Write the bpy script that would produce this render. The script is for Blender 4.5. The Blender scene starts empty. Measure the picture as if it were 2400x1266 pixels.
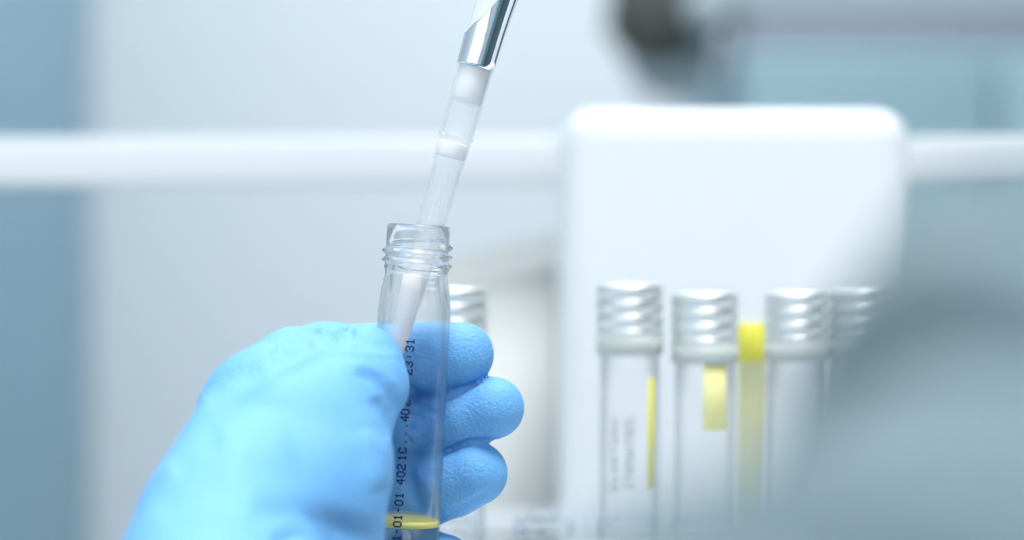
import bpy, bmesh, math, random
import numpy as np
from mathutils import Vector, Matrix

# ------------------------------------------------------------------ camera, world, exposure
S = bpy.context.scene
COL = S.collection
F_PX, D = 5500.0, 550.0          # focal length in px of the 2400 frame, focus distance in mm
H = 1.012                        # camera height (m): the bench top is at 0.90
cam_d = bpy.data.cameras.new('camera')
cam = bpy.data.objects.new('camera', cam_d); COL.objects.link(cam)
cam.location = (0, -D/1000, H); cam.rotation_euler = (math.pi/2, 0, 0)
cam_d.sensor_width = 36.0; cam_d.lens = 36.0*F_PX/2400
cam_d.clip_start = 0.01
cam_d.dof.use_dof = True; cam_d.dof.focus_distance = 0.552; cam_d.dof.aperture_fstop = 5.2
S.camera = cam

w = bpy.data.worlds.new('daylight'); S.world = w; w.use_nodes = True
bg = w.node_tree.nodes['Background']
bg.inputs[0].default_value = (0.93, 0.97, 1.0, 1); bg.inputs[1].default_value = 2.1
S.view_settings.view_transform = 'Standard'; S.view_settings.look = 'None'
S.view_settings.gamma = 1.0; S.view_settings.use_curve_mapping = False
S.view_settings.exposure = -0.05
LAMP_STRENGTH = 6.0
BZ = 0.885                       # bench top height
S.cycles.max_bounces = 16; S.cycles.transmission_bounces = 14; S.cycles.transparent_max_bounces = 16

# ------------------------------------------------------------------ helpers
def P(px, py, y=0.0):
    """photo pixel at a depth y (mm behind the focus plane) -> metres"""
    d = D + y
    return Vector(((px-1200)/F_PX*d/1000, y/1000, H + (633-py)/F_PX*d/1000))

def srgb(r, g, b):
    f = lambda c: (c/255/12.92 if c/255 <= .04045 else ((c/255+.055)/1.055)**2.4)
    return (f(r), f(g), f(b))

def mat(name, col, rough=0.5, metal=0.0, trans=0.0, ior=1.45, var=0.04, scale=40, spec=0.5,
        bump=0.0, bump_scale=500, emit=0.0, sheen=0.0, coat=0.0, sss=0.0):
    m = bpy.data.materials.new(name); m.use_nodes = True
    nt = m.node_tree; b = nt.nodes['Principled BSDF']
    tc = nt.nodes.new('ShaderNodeTexCoord')
    if var > 0:
        n = nt.nodes.new('ShaderNodeTexNoise'); n.inputs['Scale'].default_value = scale
        n.inputs['Detail'].default_value = 3
        nt.links.new(tc.outputs['Object'], n.inputs['Vector'])
        mx = nt.nodes.new('ShaderNodeMix'); mx.data_type = 'RGBA'
        mx.inputs[6].default_value = tuple(c*(1-var) for c in col)+(1,)
        mx.inputs[7].default_value = tuple(min(1, c*(1+var)) for c in col)+(1,)
        nt.links.new(n.outputs['Fac'], mx.inputs[0]); nt.links.new(mx.outputs[2], b.inputs['Base Color'])
    else:
        b.inputs['Base Color'].default_value = tuple(col)+(1,)
    b.inputs['Roughness'].default_value = rough; b.inputs['Metallic'].default_value = metal
    b.inputs['Transmission Weight'].default_value = trans; b.inputs['IOR'].default_value = ior
    b.inputs['Specular IOR Level'].default_value = spec
    b.inputs['Sheen Weight'].default_value = sheen; b.inputs['Sheen Roughness'].default_value = 0.4
    b.inputs['Coat Weight'].default_value = coat
    if sss:
        b.inputs['Subsurface Weight'].default_value = sss
        b.inputs['Subsurface Radius'].default_value = (0.001, 0.002, 0.003)
    if emit:
        b.inputs['Emission Color'].default_value = tuple(col)+(1,)
        b.inputs['Emission Strength'].default_value = emit
    if bump:
        n2 = nt.nodes.new('ShaderNodeTexNoise'); n2.inputs['Scale'].default_value = bump_scale
        n2.inputs['Detail'].default_value = 2
        nt.links.new(tc.outputs['Object'], n2.inputs['Vector'])
        bp = nt.nodes.new('ShaderNodeBump'); bp.inputs['Strength'].default_value = bump
        bp.inputs['Distance'].default_value = 0.0005
        nt.links.new(n2.outputs['Fac'], bp.inputs['Height']); nt.links.new(bp.outputs[0], b.inputs['Normal'])
    return m

def link(name, mesh, m, parent=None, smooth=True):
    o = bpy.data.objects.new(name, mesh); COL.objects.link(o)
    if m is not None:
        mesh.materials.clear(); mesh.materials.append(m)
    if smooth:
        mesh.polygons.foreach_set('use_smooth', [True]*len(mesh.polygons))
    if parent is not None: o.parent = parent
    return o

def from_bm(name, bm, m, parent=None, smooth=True):
    me = bpy.data.meshes.new(name)
    bmesh.ops.recalc_face_normals(bm, faces=bm.faces)
    bm.to_mesh(me); bm.free()
    return link(name, me, m, parent, smooth)

def tag(o, label, cat, group=None):
    o['label'] = label; o['category'] = cat
    if group: o['group'] = group
    return o

def struct(o): o['kind'] = 'structure'; return o

def thing(name, label, cat, loc=(0, 0, 0), rot=(0, 0, 0), group=None):
    o = bpy.data.objects.new(name, None); COL.objects.link(o)
    o.location = loc; o.rotation_euler = rot; o.empty_display_size = 0.02
    return tag(o, label, cat, group)

def box_bm(c, s, bevel=0.0, seg=3, bm=None):
    bm2 = bmesh.new()
    bmesh.ops.create_cube(bm2, size=1.0, matrix=Matrix.Translation(c) @ Matrix.Diagonal((s[0], s[1], s[2], 1)))
    if bevel > 0:
        bmesh.ops.bevel(bm2, geom=list(bm2.edges), offset=bevel, segments=seg, profile=0.5, affect='EDGES')
    if bm is None: return bm2
    me = bpy.data.meshes.new('tmp'); bm2.to_mesh(me); bm2.free(); bm.from_mesh(me); bpy.data.meshes.remove(me)
    return bm

def box(name, lo, hi, m, parent=None, bevel=0.0, seg=3):
    """box between two world corners (metres)"""
    lo, hi = Vector(lo), Vector(hi)
    off = parent.location if parent is not None else Vector((0, 0, 0))
    bm = box_bm((lo+hi)/2 - off, hi-lo, bevel, seg)
    o = from_bm(name, bm, m, parent, smooth=bevel > 0)
    return o

def lathe(profile, n=64, close=False):
    """profile [(r,z)] in metres -> bmesh; close joins last to first ring (hollow shell)"""
    bm = bmesh.new(); rings = []
    for r, z in profile:
        if r < 1e-7: rings.append([bm.verts.new((0, 0, z))])
        else: rings.append([bm.verts.new((r*math.cos(2*math.pi*k/n), r*math.sin(2*math.pi*k/n), z)) for k in range(n)])
    pairs = list(zip(rings, rings[1:])) + ([(rings[-1], rings[0])] if close else [])
    for a, b in pairs:
        for k in range(n):
            k2 = (k+1) % n
            if len(a) == 1 and len(b) == 1: continue
            if len(a) == 1: bm.faces.new((a[0], b[k2], b[k]))
            elif len(b) == 1: bm.faces.new((a[k], a[k2], b[0]))
            else: bm.faces.new((a[k], a[k2], b[k2], b[k]))
    return bm

def cyl_between(a, b, r, n=24, bevel=0.0, r2=None):
    a, b = Vector(a), Vector(b); L = (b-a).length; r2 = r if r2 is None else r2
    bv = bevel
    prof = [(0, 0), (max(r-bv, 1e-5), 0), (r, bv), (r2, L-bv), (max(r2-bv, 1e-5), L), (0, L)] if bv else [(0, 0), (r, 0), (r2, L), (0, L)]
    bm = lathe(prof, n)
    q = Vector((0, 0, 1)).rotation_difference((b-a).normalized())
    bmesh.ops.transform(bm, matrix=Matrix.Translation(a) @ q.to_matrix().to_4x4(), verts=bm.verts)
    return bm

# ------------------------------------------------------------------ materials
M = {}
M['wall'] = mat('pale_blue_paint', srgb(224, 233, 239), 0.7, var=0.02, scale=3)
M['dark_wall'] = mat('dark_slate_paint', (0.10, 0.15, 0.18), 0.7, var=0.03, scale=3)
M['ceil'] = mat('ceiling_white', (0.8, 0.82, 0.84), 0.8, var=0.02, scale=5)
M['floor'] = mat('grey_vinyl', (0.30, 0.34, 0.37), 0.5, var=0.08, scale=8)
M['bench'] = mat('bench_laminate', (0.72, 0.76, 0.79), 0.35, var=0.03, scale=20)
M['steel'] = mat('painted_steel', (0.55, 0.60, 0.64), 0.4, var=0.03)
M['locker'] = mat('dusky_teal_locker_paint', srgb(156, 192, 210), 0.5, var=0.04, scale=4)
M['teal'] = mat('teal_cabinet_paint', srgb(134, 166, 178), 0.5, var=0.04, scale=4)
M['white_rail'] = mat('white_rail_enamel', srgb(210, 216, 221), 0.35, var=0.01)
M['instr'] = mat('warm_white_plastic', srgb(221, 228, 232), 0.4, var=0.015)
M['greybox'] = mat('pale_grey_card', srgb(221, 224, 221), 0.7, var=0.03)
M['scope'] = mat('microscope_teal_grey', srgb(180, 196, 203), 0.4, var=0.03, scale=6)
M['scope_rail'] = mat('microscope_lilac_grey', srgb(142, 152, 168), 0.4, var=0.02)
M['black'] = mat('black_rubber', (0.085, 0.095, 0.088), 0.5, var=0.1)
M['dgrey'] = mat('dark_grey_plastic', (0.16, 0.19, 0.21), 0.5, var=0.05)
def clear(name, col, ior, through, rough=0.0):
    """transparent thing whose thin walls let part of the light straight through"""
    m = mat(name, col, rough, trans=1.0, ior=ior, var=0)
    nt = m.node_tree; b = nt.nodes['Principled BSDF']; out = nt.nodes['Material Output']
    t = nt.nodes.new('ShaderNodeBsdfTransparent'); t.inputs[0].default_value = tuple(col)+(1,)
    mx = nt.nodes.new('ShaderNodeMixShader'); mx.inputs[0].default_value = 1-through
    nt.links.new(t.outputs[0], mx.inputs[1]); nt.links.new(b.outputs[0], mx.inputs[2]); nt.links.new(mx.outputs[0], out.inputs[0])
    return m
def vial_glass_material():
    """vial glass: thick and strongly refracting at neck and thread, thin-walled below the shoulder"""
    m = mat('vial_glass', (1, 1, 1), 0.0, trans=1.0, ior=1.49, var=0)
    nt = m.node_tree; A = nt.nodes['Principled BSDF']; out = nt.nodes['Material Output']
    B = nt.nodes.new('ShaderNodeBsdfPrincipled'); B.inputs['Roughness'].default_value = 0
    B.inputs['Base Color'].default_value = (1, 1, 1, 1)
    B.inputs['Transmission Weight'].default_value = 1; B.inputs['IOR'].default_value = 1.2
    tc = nt.nodes.new('ShaderNodeTexCoord'); sp = nt.nodes.new('ShaderNodeSeparateXYZ'); nt.links.new(tc.outputs['Object'], sp.inputs[0])
    mr = nt.nodes.new('ShaderNodeMapRange'); mr.inputs[1].default_value = .072; mr.inputs[2].default_value = .086
    mr.inputs[3].default_value = 1; mr.inputs[4].default_value = 0; nt.links.new(sp.outputs[2], mr.inputs[0])
    mx = nt.nodes.new('ShaderNodeMixShader'); nt.links.new(mr.outputs[0], mx.inputs[0])
    nt.links.new(A.outputs[0], mx.inputs[1]); nt.links.new(B.outputs[0], mx.inputs[2])
    t = nt.nodes.new('ShaderNodeBsdfTransparent'); mr2 = nt.nodes.new('ShaderNodeMapRange')
    mr2.inputs[3].default_value = .10; mr2.inputs[4].default_value = .55; nt.links.new(mr.outputs[0], mr2.inputs[0])
    mx2 = nt.nodes.new('ShaderNodeMixShader'); nt.links.new(mr2.outputs[0], mx2.inputs[0])
    nt.links.new(mx.outputs[0], mx2.inputs[1]); nt.links.new(t.outputs[0], mx2.inputs[2]); nt.links.new(mx2.outputs[0], out.inputs[0])
    return m
M['glass'] = vial_glass_material()
M['cap_band'] = mat('grey_cap_lacquer', srgb(196, 204, 199), 0.45, var=0.02)
M['cap'] = mat('silver_cap_metal', (0.76, 0.80, 0.79), 0.38, metal=0.75, var=0.02)
M['chrome'] = mat('polished_steel', (0.80, 0.87, 0.92), 0.10, metal=1.0, var=0.02)
M['white'] = mat('white_plastic', (0.86, 0.89, 0.92), 0.25, var=0.01)
M['ink'] = mat('dark_blue_ink', (0.012, 0.02, 0.10), 0.5, var=0.05)
M['faint_ink'] = mat('faded_grey_ink', (0.45, 0.50, 0.52), 0.6, var=0.05)
M['yellow'] = mat('yellow_plastic', srgb(238, 232, 88), 0.4, var=0.03)
M['acrylic'] = clear('clear_acrylic', (0.96, 0.98, 1.0), 1.3, 0.6)
M['sleeve'] = mat('shaded_white_cotton', srgb(122, 144, 152), 0.9, var=0.05, scale=60, sheen=0.2)  # white coat cloth; its shade is put into the grey-blue base colour
M['liquid'] = clear('clear_liquid', (0.45, 0.68, 0.78), 1.33, 0.5)
M['oily'] = mat('yellow_liquid_layer', srgb(250, 244, 140), 0.1, trans=0.25, ior=1.35, var=0)
M['milky'] = mat('milky_sample', (0.96, 0.97, 0.99), 0.5, var=0.01)
M['filter'] = mat('white_filter', (0.95, 0.96, 0.98), 0.8, var=0.03, scale=400)
M['lamp'] = mat('lamp_diffuser', (1.0, 0.99, 0.985), 0.5, var=0, emit=LAMP_STRENGTH)
M['glove'] = mat('blue_nitrile', (0.17, 0.46, 0.85), 0.5, var=0.05, scale=60, spec=0.3, bump=0.7,
                 bump_scale=1100, sheen=0.0, coat=0.0)
M['glove'].node_tree.nodes['Principled BSDF'].inputs['Coat Roughness'].default_value = 0.5

def tip_material():
    m = bpy.data.materials.new('translucent_polypropylene'); m.use_nodes = True
    nt = m.node_tree; b = nt.nodes['Principled BSDF']; out = nt.nodes['Material Output']
    b.inputs['Base Color'].default_value = (0.95, 0.97, 1, 1); b.inputs['Roughness'].default_value = 0.15
    b.inputs['Transmission Weight'].default_value = 0.5; b.inputs['IOR'].default_value = 1.3
    t = nt.nodes.new('ShaderNodeBsdfTransparent'); mx = nt.nodes.new('ShaderNodeMixShader')
    n = nt.nodes.new('ShaderNodeTexNoise'); n.inputs['Scale'].default_value = 30
    mr = nt.nodes.new('ShaderNodeMapRange'); mr.inputs[3].default_value = 0.17; mr.inputs[4].default_value = 0.24
    nt.links.new(n.outputs['Fac'], mr.inputs[0]); nt.links.new(mr.outputs[0], mx.inputs[0])
    nt.links.new(t.outputs[0], mx.inputs[1]); nt.links.new(b.outputs[0], mx.inputs[2])
    nt.links.new(mx.outputs[0], out.inputs[0])
    return m
M['tip'] = tip_material()

# ------------------------------------------------------------------ room
X0, X1, Y0, Y1, ZC = -2.6, 1.9, -1.9, 1.75, 2.7
struct(box('floor', (X0, Y0, -0.05), (X1, Y1, 0), M['floor']))
struct(box('ceiling', (X0, Y0, ZC), (X1, Y1, ZC+0.05), M['ceil']))
struct(box('wall_back', (X0, Y1, -0.05), (X1, Y1+0.08, ZC+0.05), M['wall']))
struct(box('wall_right', (X1, Y0, -0.05), (X1+0.08, Y1, ZC+0.05), M['dark_wall']))
struct(box('wall_front', (0.75, Y0-0.08, -0.05), (X1, Y0, ZC+0.05), M['teal']))
struct(box('wall_front_sill', (X0, Y0-0.08, -0.05), (0.75, Y0, 1.08), M['wall']))
# the wall behind the camera is a window front: sill wall below, daylight above
struct(box('wall_left', (X0-0.08, Y0, -0.05), (X0, Y1, ZC+0.05), M['wall']))
struct(box('trim_1', (X0, Y0-0.09, 1.08), (0.75, Y0+0.06, 1.11), M['white_rail']))

M['wall_fill'] = mat('added_wall_light', (1.0, 0.99, 0.985), 0.5, var=0, emit=LAMP_STRENGTH*2.0)  # emitter added out of view to brighten the back wall
M['key_light'] = mat('added_key_light', (1.0, 0.99, 0.985), 0.5, var=0, emit=LAMP_STRENGTH*4.2)  # strong emitter added out of view to light the finger tops
def lamp(x, y, sx, sy, label, lm='lamp'):
    t = thing('unseen_ceiling_lamp', label, 'lamp', (x, y, ZC))
    bm = bmesh.new()
    for (cx, cy, wx, wy) in ((0, sy/2+.012, sx+.048, .024), (0, -sy/2-.012, sx+.048, .024), (sx/2+.012, 0, .024, sy), (-sx/2-.012, 0, .024, sy)):
        box_bm((cx, cy, -.02), (wx, wy, .04), 0, bm=bm)
    from_bm('frame', bm, M['white_rail'], t, smooth=False)
    from_bm('diffuser', box_bm((0, 0, -.017), (sx, sy, .02)), M[lm], t, smooth=False)
lamp(0.22, -0.55, 0.6, 0.6, 'unseen key light panel added over the front of the workbench to light the fingers', 'key_light')
lamp(0.75, 0.1, 0.6, 1.2, 'white ceiling light panel on the side away from the windows')
lamp(-0.3, 1.0, 1.2, 0.5, 'unseen light panel added along the back wall to brighten it', 'wall_fill')

# ------------------------------------------------------------------ bench
bench = thing('lab_bench', 'pale laminate laboratory bench carrying the vial rack', 'bench', (0, 0.18, 0))
box('worktop', (-0.95, -0.06, BZ-.03), (0.95, 0.405, BZ), M['bench'], bench, 0.004)
for sx in (-0.9, 0.9):
    for y in (-0.02, 0.365):
        box('leg', (sx-.02, y-.02, 0), (sx+.02, y+.02, BZ-.03), M['steel'], bench, 0.002)
box('apron', (-0.88, 0.33, 0.79), (0.88, 0.35, BZ-.03), M['steel'], bench, 0.001)

# shelf rail on two posts standing on the bench
rail = thing('shelf_rail', 'long white horizontal shelf board running behind the bench instrument', 'shelf', (0, 0.33, BZ))
z0, z1 = P(0, 430, 310).z, P(0, 322, 310).z
box('board', (-0.62, 0.310, z0), (0.62, 0.350, z1), M['white_rail'], rail, 0.002)
for sx in (-0.60, 0.60):
    box('post', (sx-.012, 0.316, BZ), (sx+.012, 0.344, z0), M['steel'], rail, 0.001)

# white bench instrument
ins = thing('bench_instrument', 'white rounded instrument housing standing behind the rack of vials', 'instrument', (0.07, 0.24, BZ))
a, b = P(1318, 1240, 200), P(2142, 250, 200)
box('housing', (a.x, 0.200, BZ+.006), (b.x, 0.285, b.z), M['instr'], ins, 0.011, 8)
box('seam', (a.x+.004, 0.1996, BZ+.028), (b.x-.004, 0.2854, BZ+.0286), M['steel'], ins)
for x in (a.x+.012, b.x-.012):
    for y in (0.212, 0.273):
        from_bm('foot', cyl_between(Vector((x, y, BZ))-ins.location, Vector((x, y, BZ+.007))-ins.location, .006), M['black'], ins)

# pale grey carton with sloping lid
a, b = P(1040, 1240, 335), P(1312, 560, 335)
ct = thing('carton', 'pale grey carton with a sloping lid beside the white instrument', 'box', ((a.x+b.x)/2, 0.36, BZ))
bm = bmesh.new()
zl, zr = P(0, 622, 335).z, P(0, 545, 335).z
vs = [bm.verts.new(Vector(p)-ct.location) for p in ((a.x, .335, BZ), (b.x, .335, BZ), (b.x, .335, zr), (a.x, .335, zl),
                                      (a.x, .40, BZ), (b.x, .40, BZ), (b.x, .40, zr), (a.x, .40, zl))]
for f in ((0, 1, 2, 3), (4, 7, 6, 5), (0, 4, 5, 1), (1, 5, 6, 2), (0, 3, 7, 4), (3, 2, 6, 7)): bm.faces.new([vs[i] for i in f])
bmesh.ops.bevel(bm, geom=list(bm.edges), offset=.0015, segments=2, affect='EDGES')
from_bm('body', bm, M['greybox'], ct)
bm = bmesh.new()
e = .0012
vs = [bm.verts.new(Vector(p)-ct.location) for p in ((a.x-e, .335-e, zl-.012), (b.x+e, .335-e, zr-.012), (b.x+e, .335-e, zr+e), (a.x-e, .335-e, zl+e),
                                      (a.x-e, .40+e, zl-.012), (b.x+e, .40+e, zr-.012), (b.x+e, .40+e, zr+e), (a.x-e, .40+e, zl+e))]
for f in ((0, 1, 2, 3), (4, 7, 6, 5), (0, 4, 5, 1), (1, 5, 6, 2), (0, 3, 7, 4), (3, 2, 6, 7)): bm.faces.new([vs[i] for i in f])
from_bm('lid', bm, M['greybox'], ct, smooth=False)

# far teal locker on the left
x1 = P(190, 0, Y1*1000-60).x
lk = thing('teal_locker', 'tall dusky teal locker against the back wall', 'locker', (x1-.25, 1.45, 0))
box('carcass', (x1-.5, 1.20, 0.04), (x1, Y1-.002, 2.0), M['locker'], lk, 0.004)
box('plinth', (x1-.48, 1.22, 0.0), (x1-.02, Y1-.02, 0.045), M['dgrey'], lk)
box('door', (x1-.495, 1.185, 0.06), (x1-.004, 1.201, 1.98), M['locker'], lk, 0.003)
box('handle', (x1-.06, 1.172, 1.15), (x1-.045, 1.186, 1.35), M['steel'], lk, 0.002)

# far cabinet with a microscope
yc = 1080
a, b = P(1725, 118, yc), P(2700, 118, yc)
cb = thing('teal_cabinet', 'teal grey equipment cabinet carrying the boom microscope', 'cabinet', ((a.x+b.x)/2, 1.3, 0))
box('carcass', (a.x, 1.08, 0.06), (b.x, 1.6, a.z), M['teal'], cb, 0.004)
box('plinth', (a.x+.02, 1.11, 0), (b.x-.02, 1.58, 0.065), M['dgrey'], cb)
xm = P(2330, 0, 1065).x
for xa, xb in ((a.x+.004, xm-.003), (xm+.003, b.x-.004)):
    box('door', (xa, 1.065, 0.08), (xb, 1.082, a.z-.006), M['teal'], cb, 0.002)
mic = thing('microscope', 'blurred teal grey boom microscope with a black nosepiece on the cabinet', 'microscope', (P(2250, 0, 1200).x, 1.2, a.z))
o_ = mic.location
def P2(px, py, y): return P(px, py, y) - o_
q0, q1 = P(1640, 30, 1100), P(2480, -220, 1100)
box('head', (q0.x, 1.10, q0.z), (q1.x, 1.22, q1.z), M['scope'], mic, 0.012, 5)
q1 = P(2560, 52, 1085)
box('base', (P(1740, 0, 1085).x, 1.085, a.z), (q1.x, 1.30, q1.z+.004), M['scope_rail'], mic, 0.004, 3)
q0, q1 = P(2330, 60, 1130), P(2520, -240, 1130)
box('column', (q0.x, 1.13, q0.z), (q1.x, 1.24, q1.z), M['dgrey'], mic, 0.008, 3)
from_bm('nosepiece', cyl_between(P2(1560, -160, 1110), P2(1522, 140, 1110), .034, 40, .016), M['black'], mic)
from_bm('objective', cyl_between(P2(1574, 20, 1150), P2(1568, 235, 1150), .035, 40, .016, r2=.030), M['scope'], mic)
from_bm('knob', cyl_between(P2(1640, 5, 1100), P2(1648, 48, 1085), .018, 32, .006), M['scope'], mic)
for s_ in (-1, 1):
    from_bm('eyepiece', cyl_between(P2(1900+60*s_, -200, 1150), P2(1860+60*s_, -350, 1110), .015, 24, .003), M['black'], mic)

# ------------------------------------------------------------------ vials
def vial_rows(r_body, rim_r, L, thread=True):
    """outer surface radii by height below the rim (metres), as (depth, radius)"""
    pts = [(0.0000, rim_r-.0003), (0.0003, rim_r), (.0018, rim_r)]
    d = .0018
    while d < .0098: d += .00018; pts.append((d, rim_r))
    pts += [(.0112, rim_r-.0001), (.0124, rim_r), (.0138, rim_r+.0003), (.0152, rim_r+.0006), (.0168, rim_r+.0008),
            (.0185, r_body-.00025), (.0205, r_body-.00005), (.0225, r_body)]
    pts += [(L-.004, r_body), (L-.002, r_body-.0007), (L-.0007, r_body-.002), (L-.0001, r_body-.0045)]
    return pts

def vial_glass(name, m, parent, r_body=.0082, rim_r=.00725, L=.100, wall=.0006, nwall=.0010, n=96, thread=True):
    bm = bmesh.new(); rings = []
    pitch = .00215
    for d, r in vial_rows(r_body, rim_r, L):
        ring = []
        for k in range(n):
            th = 2*math.pi*k/n; rr = r
            if thread and .0018 < d < .0102:
                ph = ((d - .0030)/pitch - (th/(2*math.pi) + .5)) % 1.0
                turn = (d-.0030)/pitch - (th/(2*math.pi)+.5)
                g = math.exp(-((ph-.5)/.27)**2)
                fade = min(1, max(0, (turn+.15)*4)) * min(1, max(0, (2.85-turn)*4))
                rr += .00095*g*fade
            ring.append(bm.verts.new((rr*math.cos(th), rr*math.sin(th), L-d)))
        rings.append(ring)
    inner = [(L-.0030, r_body-wall-.003), (L-.0042, r_body-wall-.0012), (L-.006, r_body-wall), (.0225, r_body-wall), (.0195, r_body-wall-.0001), (.0165, rim_r-nwall+.0008),
             (.0140, rim_r-nwall+.0003), (.011, rim_r-nwall), (.0005, rim_r-nwall), (.0001, rim_r-nwall+.0003)]
    bot_o = bm.verts.new((0, 0, 0)); bot_i = bm.verts.new((0, 0, .0028))
    irings = [[bm.verts.new((r*math.cos(2*math.pi*k/n), r*math.sin(2*math.pi*k/n), L-d)) for k in range(n)] for d, r in inner]
    for A, B in list(zip(rings, rings[1:])) + list(zip(irings, irings[1:])) + [(irings[-1], rings[0])]:
        for k in range(n):
            k2 = (k+1) % n; bm.faces.new((A[k], A[k2], B[k2], B[k]))
    for k in range(n):
        k2 = (k+1) % n
        bm.faces.new((rings[-1][k], rings[-1][k2], bot_o)); bm.faces.new((irings[0][k2], irings[0][k], bot_i))
    o = from_bm(name, bm, m, parent)
    return o

# dot-matrix characters: 5x7 bitmaps
DOT = {'0': '01110100011000110001100011000101110', '1': '00100011000010000100001000010001110',
       '2': '01110100010000100110010001000011111', '3': '01110100010000100110000011000101110',
       '4': '00010001100101010010111110001000010', ':': '00000000000010000000001000000000000',
       '-': '00000000000000001110000000000000000', 'C': '01110100011000010000100001000101110',
       '.': '00000000000000000000000000010000000', '8': '01110100011000101110100011000101110',
       '/': '00000000010001000100010001000000000', 'L': '10000100001000010000100001000011111',
       'A': '01110100011000111111100011000110001', 'H': '10001100011000111111100011000110001',
       'R': '11110100011000111110101001001010001', 'W': '10001100011000110101101011101110001',
       'T': '11111001000010000100001000010000100', 'E': '11111100001000011110100001000011111'}
def dot_char(ch, parent, zc, ang, R, m, hgt=.0017, wid=.00115, name='printed_character'):
    """character printed on the cylinder, running up the vial axis; ang = angle of its centre round the axis (0 = +x)"""
    bm = bmesh.new(); pat = DOT[ch]; px_h, px_w = hgt/6.0, wid/4.2
    for row in range(7):
        for colm in range(5):
            if pat[row*5+colm] != '1': continue
            u = (row-3)*px_h              # glyph 'down' -> to the right in view (text reads upwards)
            v = (colm-2)*px_w
            A = ang + u/R; da = .68*px_h/R; dv = .68*px_w
            for rr in (R+.00004,):
                vs = [bm.verts.new((rr*math.cos(A+s*da), rr*math.sin(A+s*da), zc+v+t*dv)) for s, t in ((-1, -1), (1, -1), (1, 1), (-1, 1))]
                bm.faces.new(vs)
    return from_bm(name, bm, m, parent, smooth=False)

# --- the held vial (tilted 3 degrees, mouth up)
AX_T, AX_B = P(981.5, 527, 0), P(946, 1221, 0)
RH = .0086
axis = (AX_T-AX_B).normalized(); tilt = math.atan2(axis.x, axis.z)
LV = .100
base = AX_T - axis*LV
vial = thing('glass_vial', 'open clear glass vial with screw thread held in the gloved hand', 'vial', base, (0, tilt, 0))
vial_glass('glass', M['glass'], vial, r_body=RH, rim_r=.0074, n=128)
def vial_z(py):   # height along the vial of a photo row (front surface)
    return (P(0, py, -8).z - base.z)/math.cos(tilt)
chars = [('1', 1262), ('-', 1246), ('0', 1229), ('1', 1213), ('-', 1196), ('0', 1179), ('1', 1162), ('4', 1129), ('0', 1112), ('2', 1095),
         ('1', 1073), ('C', 1056), ('.', 1036), ('.', 1017), ('.', 998), ('4', 981), ('0', 966), ('2', 945), ('/', 908),
         ('2', 872), ('3', 854), (':', 836), ('3', 818), ('1', 801)]
for ch, py in chars:
    z = vial_z(py)
    xw = 963 + (py-815)*(938-963)/(1170-815)
    ax_px = 980.5 + (py-527)*(945-980.5)/(1221-527)
    dx = (xw-ax_px)/10.15/1000
    dot_char(ch, vial, z, -math.pi/2 + math.asin(dx/RH), RH, M['ink'])
for ch, py in (('C', 1157), ('T', 1125), ('1', 1110), ('1', 1098)):
    dot_char(ch, vial, vial_z(py), -math.pi/2 - .50, RH, M['ink'], .0014, .0011)
# liquid in the lower part, with a raised meniscus
zl = vial_z(1233); ri = RH-.0006+.00010
zy = zl-.0006
from_bm('liquid', lathe([(0, .0029), (ri-.0028, .0031), (ri-.001, .0045), (ri, .0062), (ri, zy), (0, zy)], 96), M['liquid'], vial)
from_bm('yellow_layer', lathe([(0, zy), (ri, zy), (ri, zl+.0009), (ri-.0003, zl+.0006), (ri-.0009, zl+.0002), (ri-.0020, zl), (0, zl)], 96), M['oily'], vial)

# --- capped vials in the rack
def capped_vial(px, top_py, y, label, rot=0.0):
    d = D+y; top = P(px, top_py, y)
    t = thing('capped_vial', label, 'vial', (top.x, top.y, top.z-.1012), (0, 0, rot), 'capped vials in the rack')
    vial_glass('glass', M['glass'], t, n=48, thread=False)
    R, z0, z1 = .0091, .1012-.0192, .1012
    prof = [(0, z1-.0006), (R-.0025, z1-.0006), (R-.0020, z1), (R-.0010, z1), (R-.0003, z1-.0004), (R, z1-.0012)]
    z = z1-.0030
    for k in range(3):
        prof += [(R, z), (R-.0003, z-.0003), (R-.0005, z-.0008), (R-.0003, z-.0013), (R, z-.0016)]; z -= .0040
    prof += [(R, z1-.0140), (R-.0007, z1-.0141), (R-.0007, z1-.0012), (0, z1-.0012)]
    bm = lathe(prof, 64)
    cap = from_bm('screw_cap', bm, M['cap'], t)
    from_bm('cap_band', lathe([(R, z1-.0141), (R, z0), (R-.0006, z0), (R-.0006, z1-.0141)], 64, close=True), M['cap_band'], t)
    return t

def curved_label(name, parent, R, a0, a1, z0, z1, m):
    bm = bmesh.new(); n = 10; c = []
    for k in range(n+1):
        A = a0+(a1-a0)*k/n
        c.append([bm.verts.new(((R+e)*math.cos(A), (R+e)*math.sin(A), z)) for z in (z0, z1) for e in (.00003, .00015)])
    for k in range(n):
        p, q = c[k], c[k+1]
        bm.faces.new((p[1], q[1], q[3], p[3])); bm.faces.new((p[0], p[2], q[2], q[0]))
        bm.faces.new((p[0], q[0], q[1], p[1])); bm.faces.new((p[2], p[3], q[3], q[2]))
    bm.faces.new((c[0][0], c[0][1], c[0][3], c[0][2])); bm.faces.new((c[-1][0], c[-1][2], c[-1][3], c[-1][1]))
    return from_bm(name, bm, m, parent)

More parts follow.
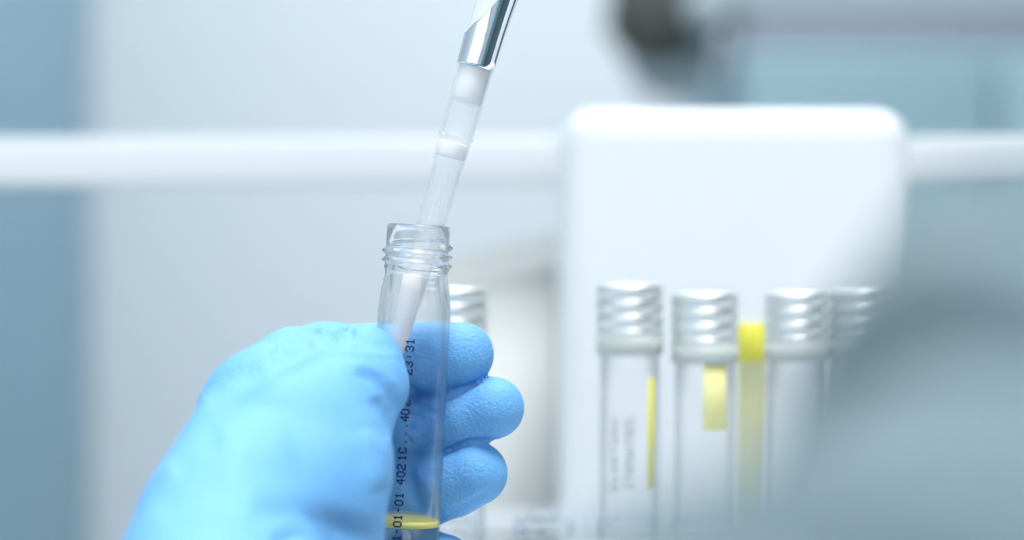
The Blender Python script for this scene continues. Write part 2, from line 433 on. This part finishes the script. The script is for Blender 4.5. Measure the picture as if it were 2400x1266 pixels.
YR = 90
RB = .0082
v0 = capped_vial(1066, 675, YR, 'silver capped vial half hidden behind the held open vial and gloved fingers')
v1 = capped_vial(1476, 666, YR, 'silver capped vial with faded print and a narrow yellow strip')
v2 = capped_vial(1652, 686, YR, 'silver capped vial with a broad pale yellow label')
v3 = capped_vial(1870, 684, YR+6, 'silver capped vial standing next to the yellow pipette tip, without any label')
v4 = capped_vial(2025, 680, YR+10, 'silver capped vial mostly covered by the coat sleeve')
def vz(v, py, y): return P(0, py, y).z - v.location.z
curved_label('yellow_label', v1, RB, -.98, -.72, vz(v1, 1150, 84), vz(v1, 885, 84), M['yellow'])
M['pale_yellow'] = mat('pale_yellow_paper', srgb(240, 237, 165), 0.6, var=0.03)
curved_label('yellow_label', v2, RB, -1.70, -.88, vz(v2, 1010, 82), vz(v2, 850, 82), M['pale_yellow'])
for k, ch in enumerate('ETHRAWHTAERL'):
    if k < 12: dot_char(ch, v1, vz(v1, 1140-14.5*k, 82), -math.pi/2-.06, RB, M['faint_ink'], .0022, .0013)
for k, ch in enumerate('ELHRTWAH'):
    dot_char(ch, v1, vz(v1, 1145-22*k, 82), -math.pi/2-.55, RB, M['faint_ink'], .0018, .0015)

# --- rack: two clear plates with a row of holes for vials and a row behind for tips
tipx, tipy = P(1762, 0, 122).x, .122
rack = thing('vial_rack', 'clear acrylic rack with a holed top plate holding capped vials', 'rack', (v1.location.x, .10, BZ))
ztop = P(0, 1238, YR-18).z
front = sorted([v.location.x for v in (v0, v1, v2, v3, v4)])
pitch_extra = [front[0]+.0245]
front = sorted(front + pitch_extra)
XL, XR = P(880, 0, 72).x, front[-1]+.022
def plate(name, zc, th, rows):
    bm = bmesh.new(); n = 32
    for (ya, yb, holes, r, yh) in rows:
        xs = [XL] + [(p+q)/2 for p, q in zip(holes, holes[1:])] + [XR]
        for i, hx in enumerate(holes):
            hy = yh[i]
            xa, xb = xs[i], xs[i+1]; out, inn = [], []
            angs = sorted([2*math.pi*k/n for k in range(n)] + [math.atan2(cy-hy, cx-hx) % (2*math.pi) for cx in (xa, xb) for cy in (ya, yb)])
            for A in angs:
                ca, sa = math.cos(A), math.sin(A)
                tx = ((xb if ca > 0 else xa)-hx)/ca if abs(ca) > 1e-9 else 1e9
                ty = ((yb if sa > 0 else ya)-hy)/sa if abs(sa) > 1e-9 else 1e9
                s = min(tx, ty)
                out.append((hx+s*ca, hy+s*sa)); inn.append((hx+r*ca, hy+r*sa))
            V = {}
            for nm, lst in (('o', out), ('i', inn)):
                for zz in (zc, zc-th):
                    V[nm, zz] = [bm.verts.new(Vector((x, y, zz))-rack.location) for x, y in lst]
            m_ = len(angs)
            for k in range(m_):
                k2 = (k+1) % m_
                bm.faces.new((V['o', zc][k], V['o', zc][k2], V['i', zc][k2], V['i', zc][k]))
                bm.faces.new((V['o', zc-th][k2], V['o', zc-th][k], V['i', zc-th][k], V['i', zc-th][k2]))
                bm.faces.new((V['i', zc][k], V['i', zc][k2], V['i', zc-th][k2], V['i', zc-th][k]))
                bm.faces.new((V['o', zc][k2], V['o', zc][k], V['o', zc-th][k], V['o', zc-th][k2]))
    bmesh.ops.remove_doubles(bm, verts=bm.verts, dist=1e-6)
    # drop the inner walls where two cells meet
    dup = {}
    for f in bm.faces: dup.setdefault(tuple(sorted(round(c, 6) for v in f.verts for c in v.co)), []).append(f)
    kill = [f for l in dup.values() if len(l) > 1 for f in l]
    bmesh.ops.delete(bm, geom=kill, context='FACES')
    return from_bm(name, bm, M['acrylic'], rack, smooth=False)
yof = {round(v.location.x, 6): v.location.y for v in (v0, v1, v2, v3, v4)}
yh = [yof.get(round(x, 6), .09) for x in front]
back = sorted([tipx, tipx-.030, tipx-.06, tipx-.09, tipx+.03])
rows = [(.072, .110, front, .0087, yh), (.110, .134, back, .0040, [tipy]*len(back))]
plate('top_plate', ztop, .003, rows)
box('bottom_plate', (XL, .072, .9004), (XR, .134, .9044), M['acrylic'], rack, .0006, 2)
for x in (XL+.002, XR-.002):
    box('side_panel', (x-.002, .0725, .9044), (x+.002, .1335, ztop-.003), M['acrylic'], rack, .0004, 2)
for x in (XL+.006, XR-.006):
    for y in (.078, .128):
        from_bm('foot', cyl_between(Vector((x, y, BZ))-rack.location, Vector((x, y, .9006))-rack.location, .004, 20, .0005), M['acrylic'], rack)

# yellow pipette tip standing in the back row
ttop = P(1762, 757, 122)
yt = thing('yellow_pipette_tip', 'yellow conical pipette tip standing between two capped vials', 'pipette tip', (tipx, tipy, .905))
Lt = ttop.z-.905
prof = [(.0012, 0), (.0030, Lt*.30), (.0037, Lt*.55), (.0042, Lt*.75), (.0045, Lt-.001), (.0047, Lt-.001), (.0047, Lt), (.0040, Lt), (.0034, Lt*.55), (.0006, 0)]
M['pale_tip'] = mat('pale_yellow_plastic', srgb(232, 230, 178), 0.4, var=0.02)
from_bm('cone', lathe(prof, 40, close=True), M['pale_tip'], yt)
from_bm('collar', lathe([(.0048, Lt-.011), (.0050, Lt-.0108), (.0050, Lt-.0002), (.0048, Lt), (.0041, Lt), (.0041, Lt-.011)], 40, close=True), M['yellow'], yt)

# ------------------------------------------------------------------ pipette
pa, pb = P(1114, 160, 0), P(955, 720, 0)
pdir = (pa-pb).normalized(); ptilt = math.atan2(pdir.x, pdir.z)
def along(py): return (P(0, py, 0).z - pb.z)/math.cos(ptilt)    # distance along the axis from pb
end = along(862)
pip = thing('pipette', 'white and steel pipette with a clear tip dipping into the open vial', 'pipette', pb + pdir*end, (0, ptilt, 0))
def zt(py): return along(py) - end
outer = [(.0021, 0), (.0023, zt(820)), (.0030, zt(700)), (.0034, zt(535)), (.0036, zt(450)), (.00365, zt(392)), (.00375, zt(388)), (.0040, zt(372)),
         (.00405, zt(325)), (.0042, zt(245)), (.0043, zt(165)), (.0043, zt(140))]
inner = [(r-.0003, z) for r, z in reversed(outer)]
tip = from_bm('tip', lathe(outer+inner, 64, close=True), M['tip'], pip)
from_bm('rib', lathe([(.0041, zt(324)), (.00425, zt(322)), (.00425, zt(318)), (.0041, zt(316))], 64, close=True), M['tip'], tip)
for k in range(6):
    A = 2*math.pi*k/6 + .35
    bm = bmesh.new(); rs = [(.0033, zt(520)), (.00345, zt(395))]
    vs = []
    for r, z in rs:
        for da in (-.03, .03):
            for e in (-.0006, -.0001):
                vs.append(bm.verts.new(((r+e)*math.cos(A+da), (r+e)*math.sin(A+da), z)))
    for f in ((0, 1, 3, 2), (4, 6, 7, 5), (0, 4, 5, 1), (2, 3, 7, 6), (1, 5, 7, 3), (0, 2, 6, 4)): bm.faces.new([vs[i] for i in f])
    from_bm('ridge', bm, M['tip'], tip, smooth=False)
from_bm('sample', lathe([(0, .0005), (.00155, .0005), (.00195, zt(820)), (.00268, zt(700)), (.00285, zt(648)), (0, zt(644))], 48), M['milky'], pip)
from_bm('filter', lathe([(0, zt(370)), (.0033, zt(370)), (.0035, zt(366)), (.0035, zt(338)), (.0033, zt(334)), (0, zt(333))], 48), M['filter'], pip)
from_bm('nozzle', lathe([(0, zt(244)), (.0028, zt(244)), (.0035, zt(240)), (.00378, zt(232)), (.00378, zt(190)), (.00372, zt(188)), (.0038, zt(150)), (.0038, zt(120)), (0, zt(120))], 48), M['white'], pip)
# body (white shaft, then handle above the frame)
zb = zt(150)
from_bm('shaft', lathe([(0, zb+.001), (.0039, zb+.001), (.0041, zb+.006), (.0043, zb+.016), (.0046, zb+.030), (.0062, zb+.050), (.0095, zb+.075), (.0115, zb+.10), (0, zb+.10)], 48), M['white'], pip)
from_bm('handle', lathe([(0, zb+.10), (.0115, zb+.10), (.0135, zb+.115), (.0140, zb+.17), (.0125, zb+.215), (.0100, zb+.225), (0, zb+.225)], 48), M['white'], pip)
from_bm('plunger', lathe([(0, zb+.225), (.0030, zb+.225), (.0030, zb+.242), (.0075, zb+.243), (.0080, zb+.246), (.0075, zb+.252), (0, zb+.253)], 32), M['dgrey'], pip)
# steel ejector sleeve: collar that is cut away obliquely and runs up as an arm on the right
bm = bmesh.new(); n, rows_ = 96, 30; g = []
def smooth(a, b, x): t = min(1, max(0, (x-a)/(b-a))); return t*t*(3-2*t)
for k in range(n):
    th = 2*math.pi*k/n; c = math.cos(th)
    # height of the cut edge above the collar foot, rising to the right
    top = .0075 + .0115*(c+1)/2*1.0 + .055*smooth(.45, .95, c)
    top = .0070 + .0030*smooth(-1, -.5, c) + .0085*smooth(-.6, .5, c) + .050*smooth(.42, .85, c)
    g.append([])
    for j in range(rows_+1):
        h = top*j/rows_
        r = .00455 + .00004*min(h, .008)/.008*4 + .0011*smooth(.006, .030, h) + .0016*smooth(.03, .07, h)
        g[k].append((r*math.cos(th), r*math.sin(th), zb-.0008+h))
vo = [[bm.verts.new(p) for p in colm] for colm in g]
vi = [[bm.verts.new((p[0]*.925, p[1]*.925, p[2])) for p in colm] for colm in g]
for k in range(n):
    k2 = (k+1) % n
    for j in range(rows_):
        bm.faces.new((vo[k][j], vo[k2][j], vo[k2][j+1], vo[k][j+1]))
        bm.faces.new((vi[k2][j], vi[k][j], vi[k][j+1], vi[k2][j+1]))
    bm.faces.new((vo[k2][0], vo[k][0], vi[k][0], vi[k2][0]))
    bm.faces.new((vo[k][-1], vo[k2][-1], vi[k2][-1], vi[k][-1]))
from_bm('ejector_sleeve', bm, M['chrome'], pip)

# ------------------------------------------------------------------ gloved hand: signed distance field -> one surface
def mm(px, py, y):
    v = P(px, py, y); return np.array([v.x*1000, v.y*1000, (v.z-H)*1000], np.float32)
def smin(a, b, k):
    h = np.clip(.5+.5*(b-a)/k, 0, 1); return b*(1-h)+a*h - k*h*(1-h)
HS = .7
lo = np.array([-100, -170, -132], np.float32); hi = np.array([12, 40, -4], np.float32)
dims = ((hi-lo)/HS).astype(int)+1
GX = (lo[0]+HS*np.arange(dims[0], dtype=np.float32))[:, None, None]
GY = (lo[1]+HS*np.arange(dims[1], dtype=np.float32))[None, :, None]
GZ = (lo[2]+HS*np.arange(dims[2], dtype=np.float32))[None, None, :]
def capsule(p, q):
    a, ra = mm(*p[:3]), p[3]; b, rb = mm(*q[:3]), q[3]
    ba = b-a; L2 = float(ba@ba)
    t = ((GX-a[0])*ba[0] + (GY-a[1])*ba[1] + (GZ-a[2])*ba[2])/L2
    np.clip(t, 0, 1, out=t)
    dx = GX-a[0]-t*ba[0]; dy = GY-a[1]-t*ba[1]; dz = GZ-a[2]-t*ba[2]
    return np.sqrt(dx*dx+dy*dy+dz*dz) - (ra+(rb-ra)*t)
def chain(pts, k):
    d = None
    for p, q in zip(pts, pts[1:]):
        c = capsule(p, q); d = c if d is None else smin(d, c, k)
    return d
# (px, py, depth mm, radius mm)
FING = [
    [(1082, 831, 13, 7.8), (1030, 836, 15.5, 8.1), (960, 846, 18, 9.0), (880, 852, 20, 9.4), (760, 850, 19, 9.6), (690, 866, 10, 9.8), (590, 962, -22, 11.2)],
    [(1156, 956, 11.5, 7.5), (1090, 980, 14.5, 7.4), (1020, 1006, 17.5, 7.5), (950, 1020, 18.5, 8.2), (800, 1020, 21, 9.2), (680, 1010, 12, 10), (575, 1060, -20, 11.5)],
    [(1115, 1110, 12, 7.7), (1060, 1132, 15, 8.0), (1000, 1154, 17.5, 8.0), (930, 1160, 19, 8.6), (800, 1170, 21, 9), (680, 1160, 12, 10), (600, 1190, -20, 11.5)],
    [(1040, 1322, 13, 7.2), (970, 1310, 18, 8.0), (880, 1290, 20, 9.0), (780, 1290, 20, 9.0), (700, 1300, 10, 9), (600, 1310, -18, 12)],
]
Fd = None
for ch in FING:
    c = chain(ch, 2.0); Fd = c if Fd is None else smin(Fd, c, 0.15)
PALM = [((590, 962, -22, 11.0), (500, 1190, -66, 13)), ((575, 1060, -20, 11), (505, 1250, -70, 16)), ((600, 1190, -20, 12), (510, 1340, -76, 18)),
        ((620, 1310, -18, 12), (520, 1420, -80, 19)), ((520, 1400, -84, 20.5), (440, 1680, -130, 23)), ((440, 1680, -130, 23), (380, 1830, -155, 25)),
        ((580, 1190, -62, 15), (520, 1400, -84, 20.5)), ((690, 1030, -46, 13), (580, 1190, -62, 15)), ((750, 1110, -46, 13.5), (620, 1260, -66, 14)),
        ((778, 1120, -41, 11.0), (758, 1260, -42, 10.5)), ((758, 1260, -42, 10.5), (620, 1330, -56, 14)), ((650, 975, -28, 11), (690, 1060, -44, 12)),
        ((842, 942, -24, 9.3), (785, 1085, -37, 10.3)), ((700, 1180, -56, 12), (735, 1300, -48, 12)), ((780, 960, -33, 10.5), (760, 1080, -44, 12)), ((680, 868, -8, 9.5), (815, 866, -2, 7.2)),
        ((640, 910, -20, 10), (780, 878, -17, 8.8)),
        ((778, 1090, -39, 10), (772, 1310, -40, 9.8)), ((700, 1200, -56, 12), (700, 1330, -56, 12)),
        ((765, 1150, -50, 10.5), (765, 1340, -53, 10.5)), ((720, 1110, -54, 10), (765, 1180, -52, 10))]
Pd = None
for p, q in PALM:
    c = capsule(p, q); Pd = c if Pd is None else smin(Pd, c, 6.0)
Td = chain([(858, 848, -14.0, 8.3), (857, 905, -18, 9.0), (800, 935, -29, 10.2), (690, 1030, -46, 13.3)], 4.0)
Dm = smin(Pd, Fd, 4.0); Dm = smin(Dm, Td, 2.2)
# the glove stays clear of the vial
va, vb_ = np.array(base)*1000-np.array([0, 0, H*1000]), (np.array(AX_T))*1000-np.array([0, 0, H*1000])
ba = (vb_-va).astype(np.float32); t = ((GX-va[0])*ba[0]+(GY-va[1])*ba[1]+(GZ-va[2])*ba[2])/float(ba@ba)
dv = np.sqrt((GX-va[0]-t*ba[0])**2+(GY-va[1]-t*ba[1])**2+(GZ-va[2]-t*ba[2])**2)
Dm = np.maximum(Dm, 8.72-dv.astype(np.float32))
del Pd, Td, Fd, dv, t

def surface_nets(f):
    s = f < 0
    n = np.zeros(tuple(d-1 for d in f.shape), np.int8); cs = []
    for i in (0, 1):
        for j in (0, 1):
            for k in (0, 1):
                n += s[i:f.shape[0]-1+i, j:f.shape[1]-1+j, k:f.shape[2]-1+k]
    act = (n > 0) & (n < 8)
    idx = np.argwhere(act); vid = -np.ones(act.shape, np.int64); vid[act] = np.arange(len(idx))
    acc = np.zeros((len(idx), 3)); cnt = np.zeros(len(idx))
    C = [(i, j, k) for i in (0, 1) for j in (0, 1) for k in (0, 1)]
    for a_ in C:
        for ax in range(3):
            if a_[ax]: continue
            b_ = list(a_); b_[ax] = 1
            fa = f[idx[:, 0]+a_[0], idx[:, 1]+a_[1], idx[:, 2]+a_[2]]; fb = f[idx[:, 0]+b_[0], idx[:, 1]+b_[1], idx[:, 2]+b_[2]]
            cr = (fa < 0) != (fb < 0)
            tt = np.where(cr, fa/np.where(cr, fa-fb, 1), 0)
            p = np.array(a_, float)[None].repeat(len(idx), 0); p[:, ax] += tt
            acc[cr] += p[cr]; cnt[cr] += 1
    verts = idx + acc/cnt[:, None]
    quads = []
    for ax in range(3):
        u, v = (ax+1) % 3, (ax+2) % 3
        sl0 = [slice(None)]*3; sl1 = [slice(None)]*3
        sl0[ax] = slice(0, -1); sl1[ax] = slice(1, None)
        e = np.argwhere(s[tuple(sl0)] != s[tuple(sl1)])
        ok = (e[:, u] > 0) & (e[:, v] > 0) & (e[:, u] < f.shape[u]-1) & (e[:, v] < f.shape[v]-1)
        e = e[ok]
        inside = s[e[:, 0], e[:, 1], e[:, 2]]
        def g(du, dv_):
            q = e.copy(); q[:, u] -= du; q[:, v] -= dv_
            return vid[q[:, 0], q[:, 1], q[:, 2]]
        q = np.stack([g(1, 1), g(0, 1), g(0, 0), g(1, 0)], 1)
        q[~inside] = q[~inside][:, ::-1]
        quads.append(q)
    return verts, np.concatenate(quads)
V, Q = surface_nets(Dm)
V = lo + V*HS
def build_mesh(name, V, Q):
    me = bpy.data.meshes.new(name)
    me.vertices.add(len(V)); me.vertices.foreach_set('co', V.astype(np.float32).ravel())
    me.loops.add(len(Q)*4); me.loops.foreach_set('vertex_index', Q.astype(np.int32).ravel())
    me.polygons.add(len(Q)); me.polygons.foreach_set('loop_start', np.arange(0, len(Q)*4, 4, dtype=np.int32))
    me.update(calc_edges=True); me.validate()
    return me
def laplace(V, Q, it, lam=.5):
    E = np.concatenate([Q[:, [0, 1]], Q[:, [1, 2]], Q[:, [2, 3]], Q[:, [3, 0]]])
    E = np.concatenate([E, E[:, ::-1]])
    deg = np.bincount(E[:, 0], minlength=len(V))[:, None]
    for _ in range(it):
        A = np.stack([np.bincount(E[:, 0], weights=V[E[:, 1], c], minlength=len(V)) for c in range(3)], 1)/deg
        V = V + lam*(A-V)
    return V
def vnormals(V, Q):
    n = np.cross(V[Q[:, 2]]-V[Q[:, 0]], V[Q[:, 3]]-V[Q[:, 1]]); N = np.zeros_like(V)
    for c in range(4): 
        for ax in range(3): N[:, ax] += np.bincount(Q[:, c], weights=n[:, ax], minlength=len(V))
    return N/np.linalg.norm(N, axis=1, keepdims=True).clip(1e-9)
V = laplace(V, Q, 2)
# one subdivision by hand: Catmull-like via Blender's modifier
me = build_mesh('gloved_hand', V, Q)
tmp = bpy.data.objects.new('tmp', me); COL.objects.link(tmp)
sub = tmp.modifiers.new('s', 'SUBSURF'); sub.levels = 1
dg = bpy.context.evaluated_depsgraph_get()
me2 = bpy.data.meshes.new_from_object(tmp.evaluated_get(dg))
bpy.data.objects.remove(tmp); bpy.data.meshes.remove(me)
V = np.empty(len(me2.vertices)*3, np.float32); me2.vertices.foreach_get('co', V); V = V.reshape(-1, 3).astype(float)
Q = np.empty(len(me2.loops), np.int32); me2.loops.foreach_get('vertex_index', Q); Q = Q.reshape(-1, 4)
bpy.data.meshes.remove(me2)
N = vnormals(V, Q)
# folds of the glove: lines on the surface (px, py of points that lie on it), width and depth in mm
dd = D+V[:, 1]
UX = 1200+F_PX*V[:, 0]/dd; UY = 633-F_PX*V[:, 2]/dd; sc_ = F_PX/dd
def fold(pts, wid, amp, ylo, yhi):
    best = np.full(len(V), 1e9)
    for (ax_, ay_), (bx_, by_) in zip(pts, pts[1:]):
        vx, vy = bx_-ax_, by_-ay_
        t = np.clip(((UX-ax_)*vx+(UY-ay_)*vy)/(vx*vx+vy*vy), 0, 1)
        best = np.minimum(best, np.hypot(UX-ax_-t*vx, UY-ay_-t*vy))
    # taper to the ends of the line
    L = math.hypot(pts[-1][0]-pts[0][0], pts[-1][1]-pts[0][1])
    s = ((UX-pts[0][0])*(pts[-1][0]-pts[0][0])+(UY-pts[0][1])*(pts[-1][1]-pts[0][1]))/L/L
    tap = np.clip(1.15-np.abs(2*s-1)**3, 0, 1)
    m = (V[:, 1] > ylo) & (V[:, 1] < yhi)
    return np.where(m, amp*np.exp(-(best/sc_/wid)**2)*np.clip(-N[:, 1]*2.5+.4, 0, 1)*tap, 0)
disp = np.zeros(len(V))
TH = (-200, 4); FI = (4, 40)
for pts, wd, am, (ya, yb) in [
    ([(590, 1188), (680, 1198), (770, 1222), (880, 1268)], 2.6, -1.5, TH),
    ([(640, 1262), (720, 1250), (800, 1275)], 2.2, -1.4, TH),
    ([(835, 868), (890, 895), (930, 945), (940, 990)], 1.5, -.8, TH),
    ([(800, 850), (870, 862), (930, 905)], 1.2, .35, TH),
    ([(880, 930), (910, 970), (918, 1030)], 2.2, -.9, TH),
    ([(850, 1010), (880, 1070), (884, 1150)], 2.5, .9, TH),
    ([(755, 832), (850, 828), (940, 832)], .6, .28, TH),
    ([(830, 815), (880, 812), (920, 830)], 1.6, -.35, TH),
    ([(640, 850), (668, 815)], 2.0, -.4, TH),
    ([(745, 768), (765, 785), (790, 805)], 1.3, -.55, (-200, 40)),
    ([(812, 768), (832, 792)], 1.2, -.5, (-200, 40)),
    ([(780, 772), (805, 795)], 1.2, .4, (-200, 40)),
    ([(650, 805), (700, 800), (735, 815)], 1.4, -.5, (-200, 40)),
    ([(480, 930), (540, 890), (620, 868)], 2.5, -.7, TH),
    ([(400, 1100), (470, 1050), (520, 1020)], 2.5, -.8, TH),
    ([(520, 1100), (600, 1060), (690, 1040)], 4.5, .6, TH),
    ([(370, 1210), (450, 1150), (520, 1120)], 3.5, -.7, TH),
    # fingers behind the vial
    ([(1000, 958), (1045, 937), (1095, 908), (1150, 882)], .55, -.9, FI),
    ([(1000, 1080), (1045, 1058), (1100, 1034), (1165, 1030)], .55, -.9, FI),
    ([(1040, 1245), (1080, 1238), (1110, 1230)], .8, -1.2, FI),
    ([(940, 905), (965, 918), (990, 935)], 1.3, -1.44, FI),
    ([(1035, 770), (1015, 830), (1005, 900)], 2.0, -0.72, FI),
    ([(955, 962), (1000, 958), (1035, 972)], 1.0, -1.60, FI),
    ([(1000, 965), (1003, 1005), (1008, 1050), (975, 1088)], .9, -2.40, FI),
    ([(985, 970), (978, 1000), (960, 1012)], .9, -1.44, FI),
    ([(960, 1030), (985, 1022), (1000, 1010)], 1.0, 1.28, FI),
    ([(925, 1075), (965, 1073), (985, 1065)], 1.2, -2.24, FI),
    ([(955, 1090), (970, 1150), (1000, 1215)], 1.4, -2.40, FI),
    ([(985, 1110), (1010, 1150), (1020, 1180)], 1.6, 1.12, FI),
    ([(1045, 1205), (1100, 1180), (1150, 1150)], 1.2, -0.56, FI),
]:
    disp += fold(pts, wd, am, ya, yb)
V = V + N*disp[:, None]
me = build_mesh('gloved_hand', V/1000 + np.array([0, 0, H]), Q)
hand = link('gloved_hand', me, M['glove'])
tag(hand, 'left hand in a light blue nitrile glove gripping the open vial', 'hand')
# coat cuff round the wrist, below the frame
ca, cb_ = P(440, 1680, -130), P(330, 1980, -185)
bm = bmesh.new()
ax = (cb_-ca).normalized(); q = Vector((0, 0, 1)).rotation_difference(ax).to_matrix().to_4x4()
prof = [(.0265, .030), (.0270, .004), (.0285, .0), (.0305, .0), (.0315, .003), (.0325, .03), (.037, .09), (.043, .18), (.046, .24), (.040, .262), (.024, .272), (0, .275)]
prof = [(0, .031)] + prof
bm = lathe(prof, 48)
bmesh.ops.transform(bm, matrix=Matrix.Translation(ca) @ q, verts=bm.verts)
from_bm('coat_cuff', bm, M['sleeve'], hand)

# ------------------------------------------------------------------ foreground coat sleeve (right arm, close to the lens)
yS = -325
K = [P(2180, 3600, yS-60), P(2700, 1450, yS), P(4300, 820, yS+30)]
K[1] = 2*P(2890, 1560, yS) - (K[0]+K[2])/2 + (K[1]*0)
B0, B1, B2 = K[0], K[1], K[2]
def bez(t): return B0*(1-t)**2 + B1*2*t*(1-t) + B2*t*t
def bezd(t): return ((B1-B0)*(1-t) + (B2-B1)*t).normalized()
n, rws = 128, 200; sv = []; sq = []; nrm = Vector((0, 1, 0))
for j in range(rws+1):
    t_ = j/rws; c_ = bez(t_); tg = bezd(t_); nrm = (nrm - tg*nrm.dot(tg)).normalized(); bi = tg.cross(nrm)
    h = t_*.34
    for k in range(n):
        th = 2*math.pi*k/n
        bend = math.exp(-((t_-.5)/.22)**2)
        f = (.0015+.0042*bend)*math.cos((h-.172)*2*math.pi/.070 + .35*math.sin(th+.5))
        f += .0016*math.sin(h*2*math.pi/.019 + 2.2*math.sin(th*2+1.0) + th)
        f += .0012*math.sin(th*5 + h*60)
        sv.append(c_ + (nrm*math.cos(th)+bi*math.sin(th))*(.0485-.005*t_+f))
for j in range(rws):
    for k in range(n):
        k2 = (k+1) % n
        sq.append((j*n+k, j*n+k2, (j+1)*n+k2, (j+1)*n+k))
c0 = B0
sl = thing('coat_sleeve', 'blurred white coat sleeve in painted grey blue shade in front of the row of capped vials', 'sleeve', c0)
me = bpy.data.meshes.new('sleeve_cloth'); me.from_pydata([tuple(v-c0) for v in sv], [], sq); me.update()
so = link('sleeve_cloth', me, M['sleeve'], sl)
md = so.modifiers.new('thick', 'SOLIDIFY'); md.thickness = .0015; md.offset = -1
bm = lathe([(.0370, -.022), (.0415, -.022), (.0425, -.018), (.0425, -.002), (.0415, 0), (.0370, 0)], 64, close=True)
bmesh.ops.transform(bm, matrix=Matrix.Translation(B2-c0) @ Vector((0, 0, 1)).rotation_difference(bezd(1.0)).to_matrix().to_4x4(), verts=bm.verts)
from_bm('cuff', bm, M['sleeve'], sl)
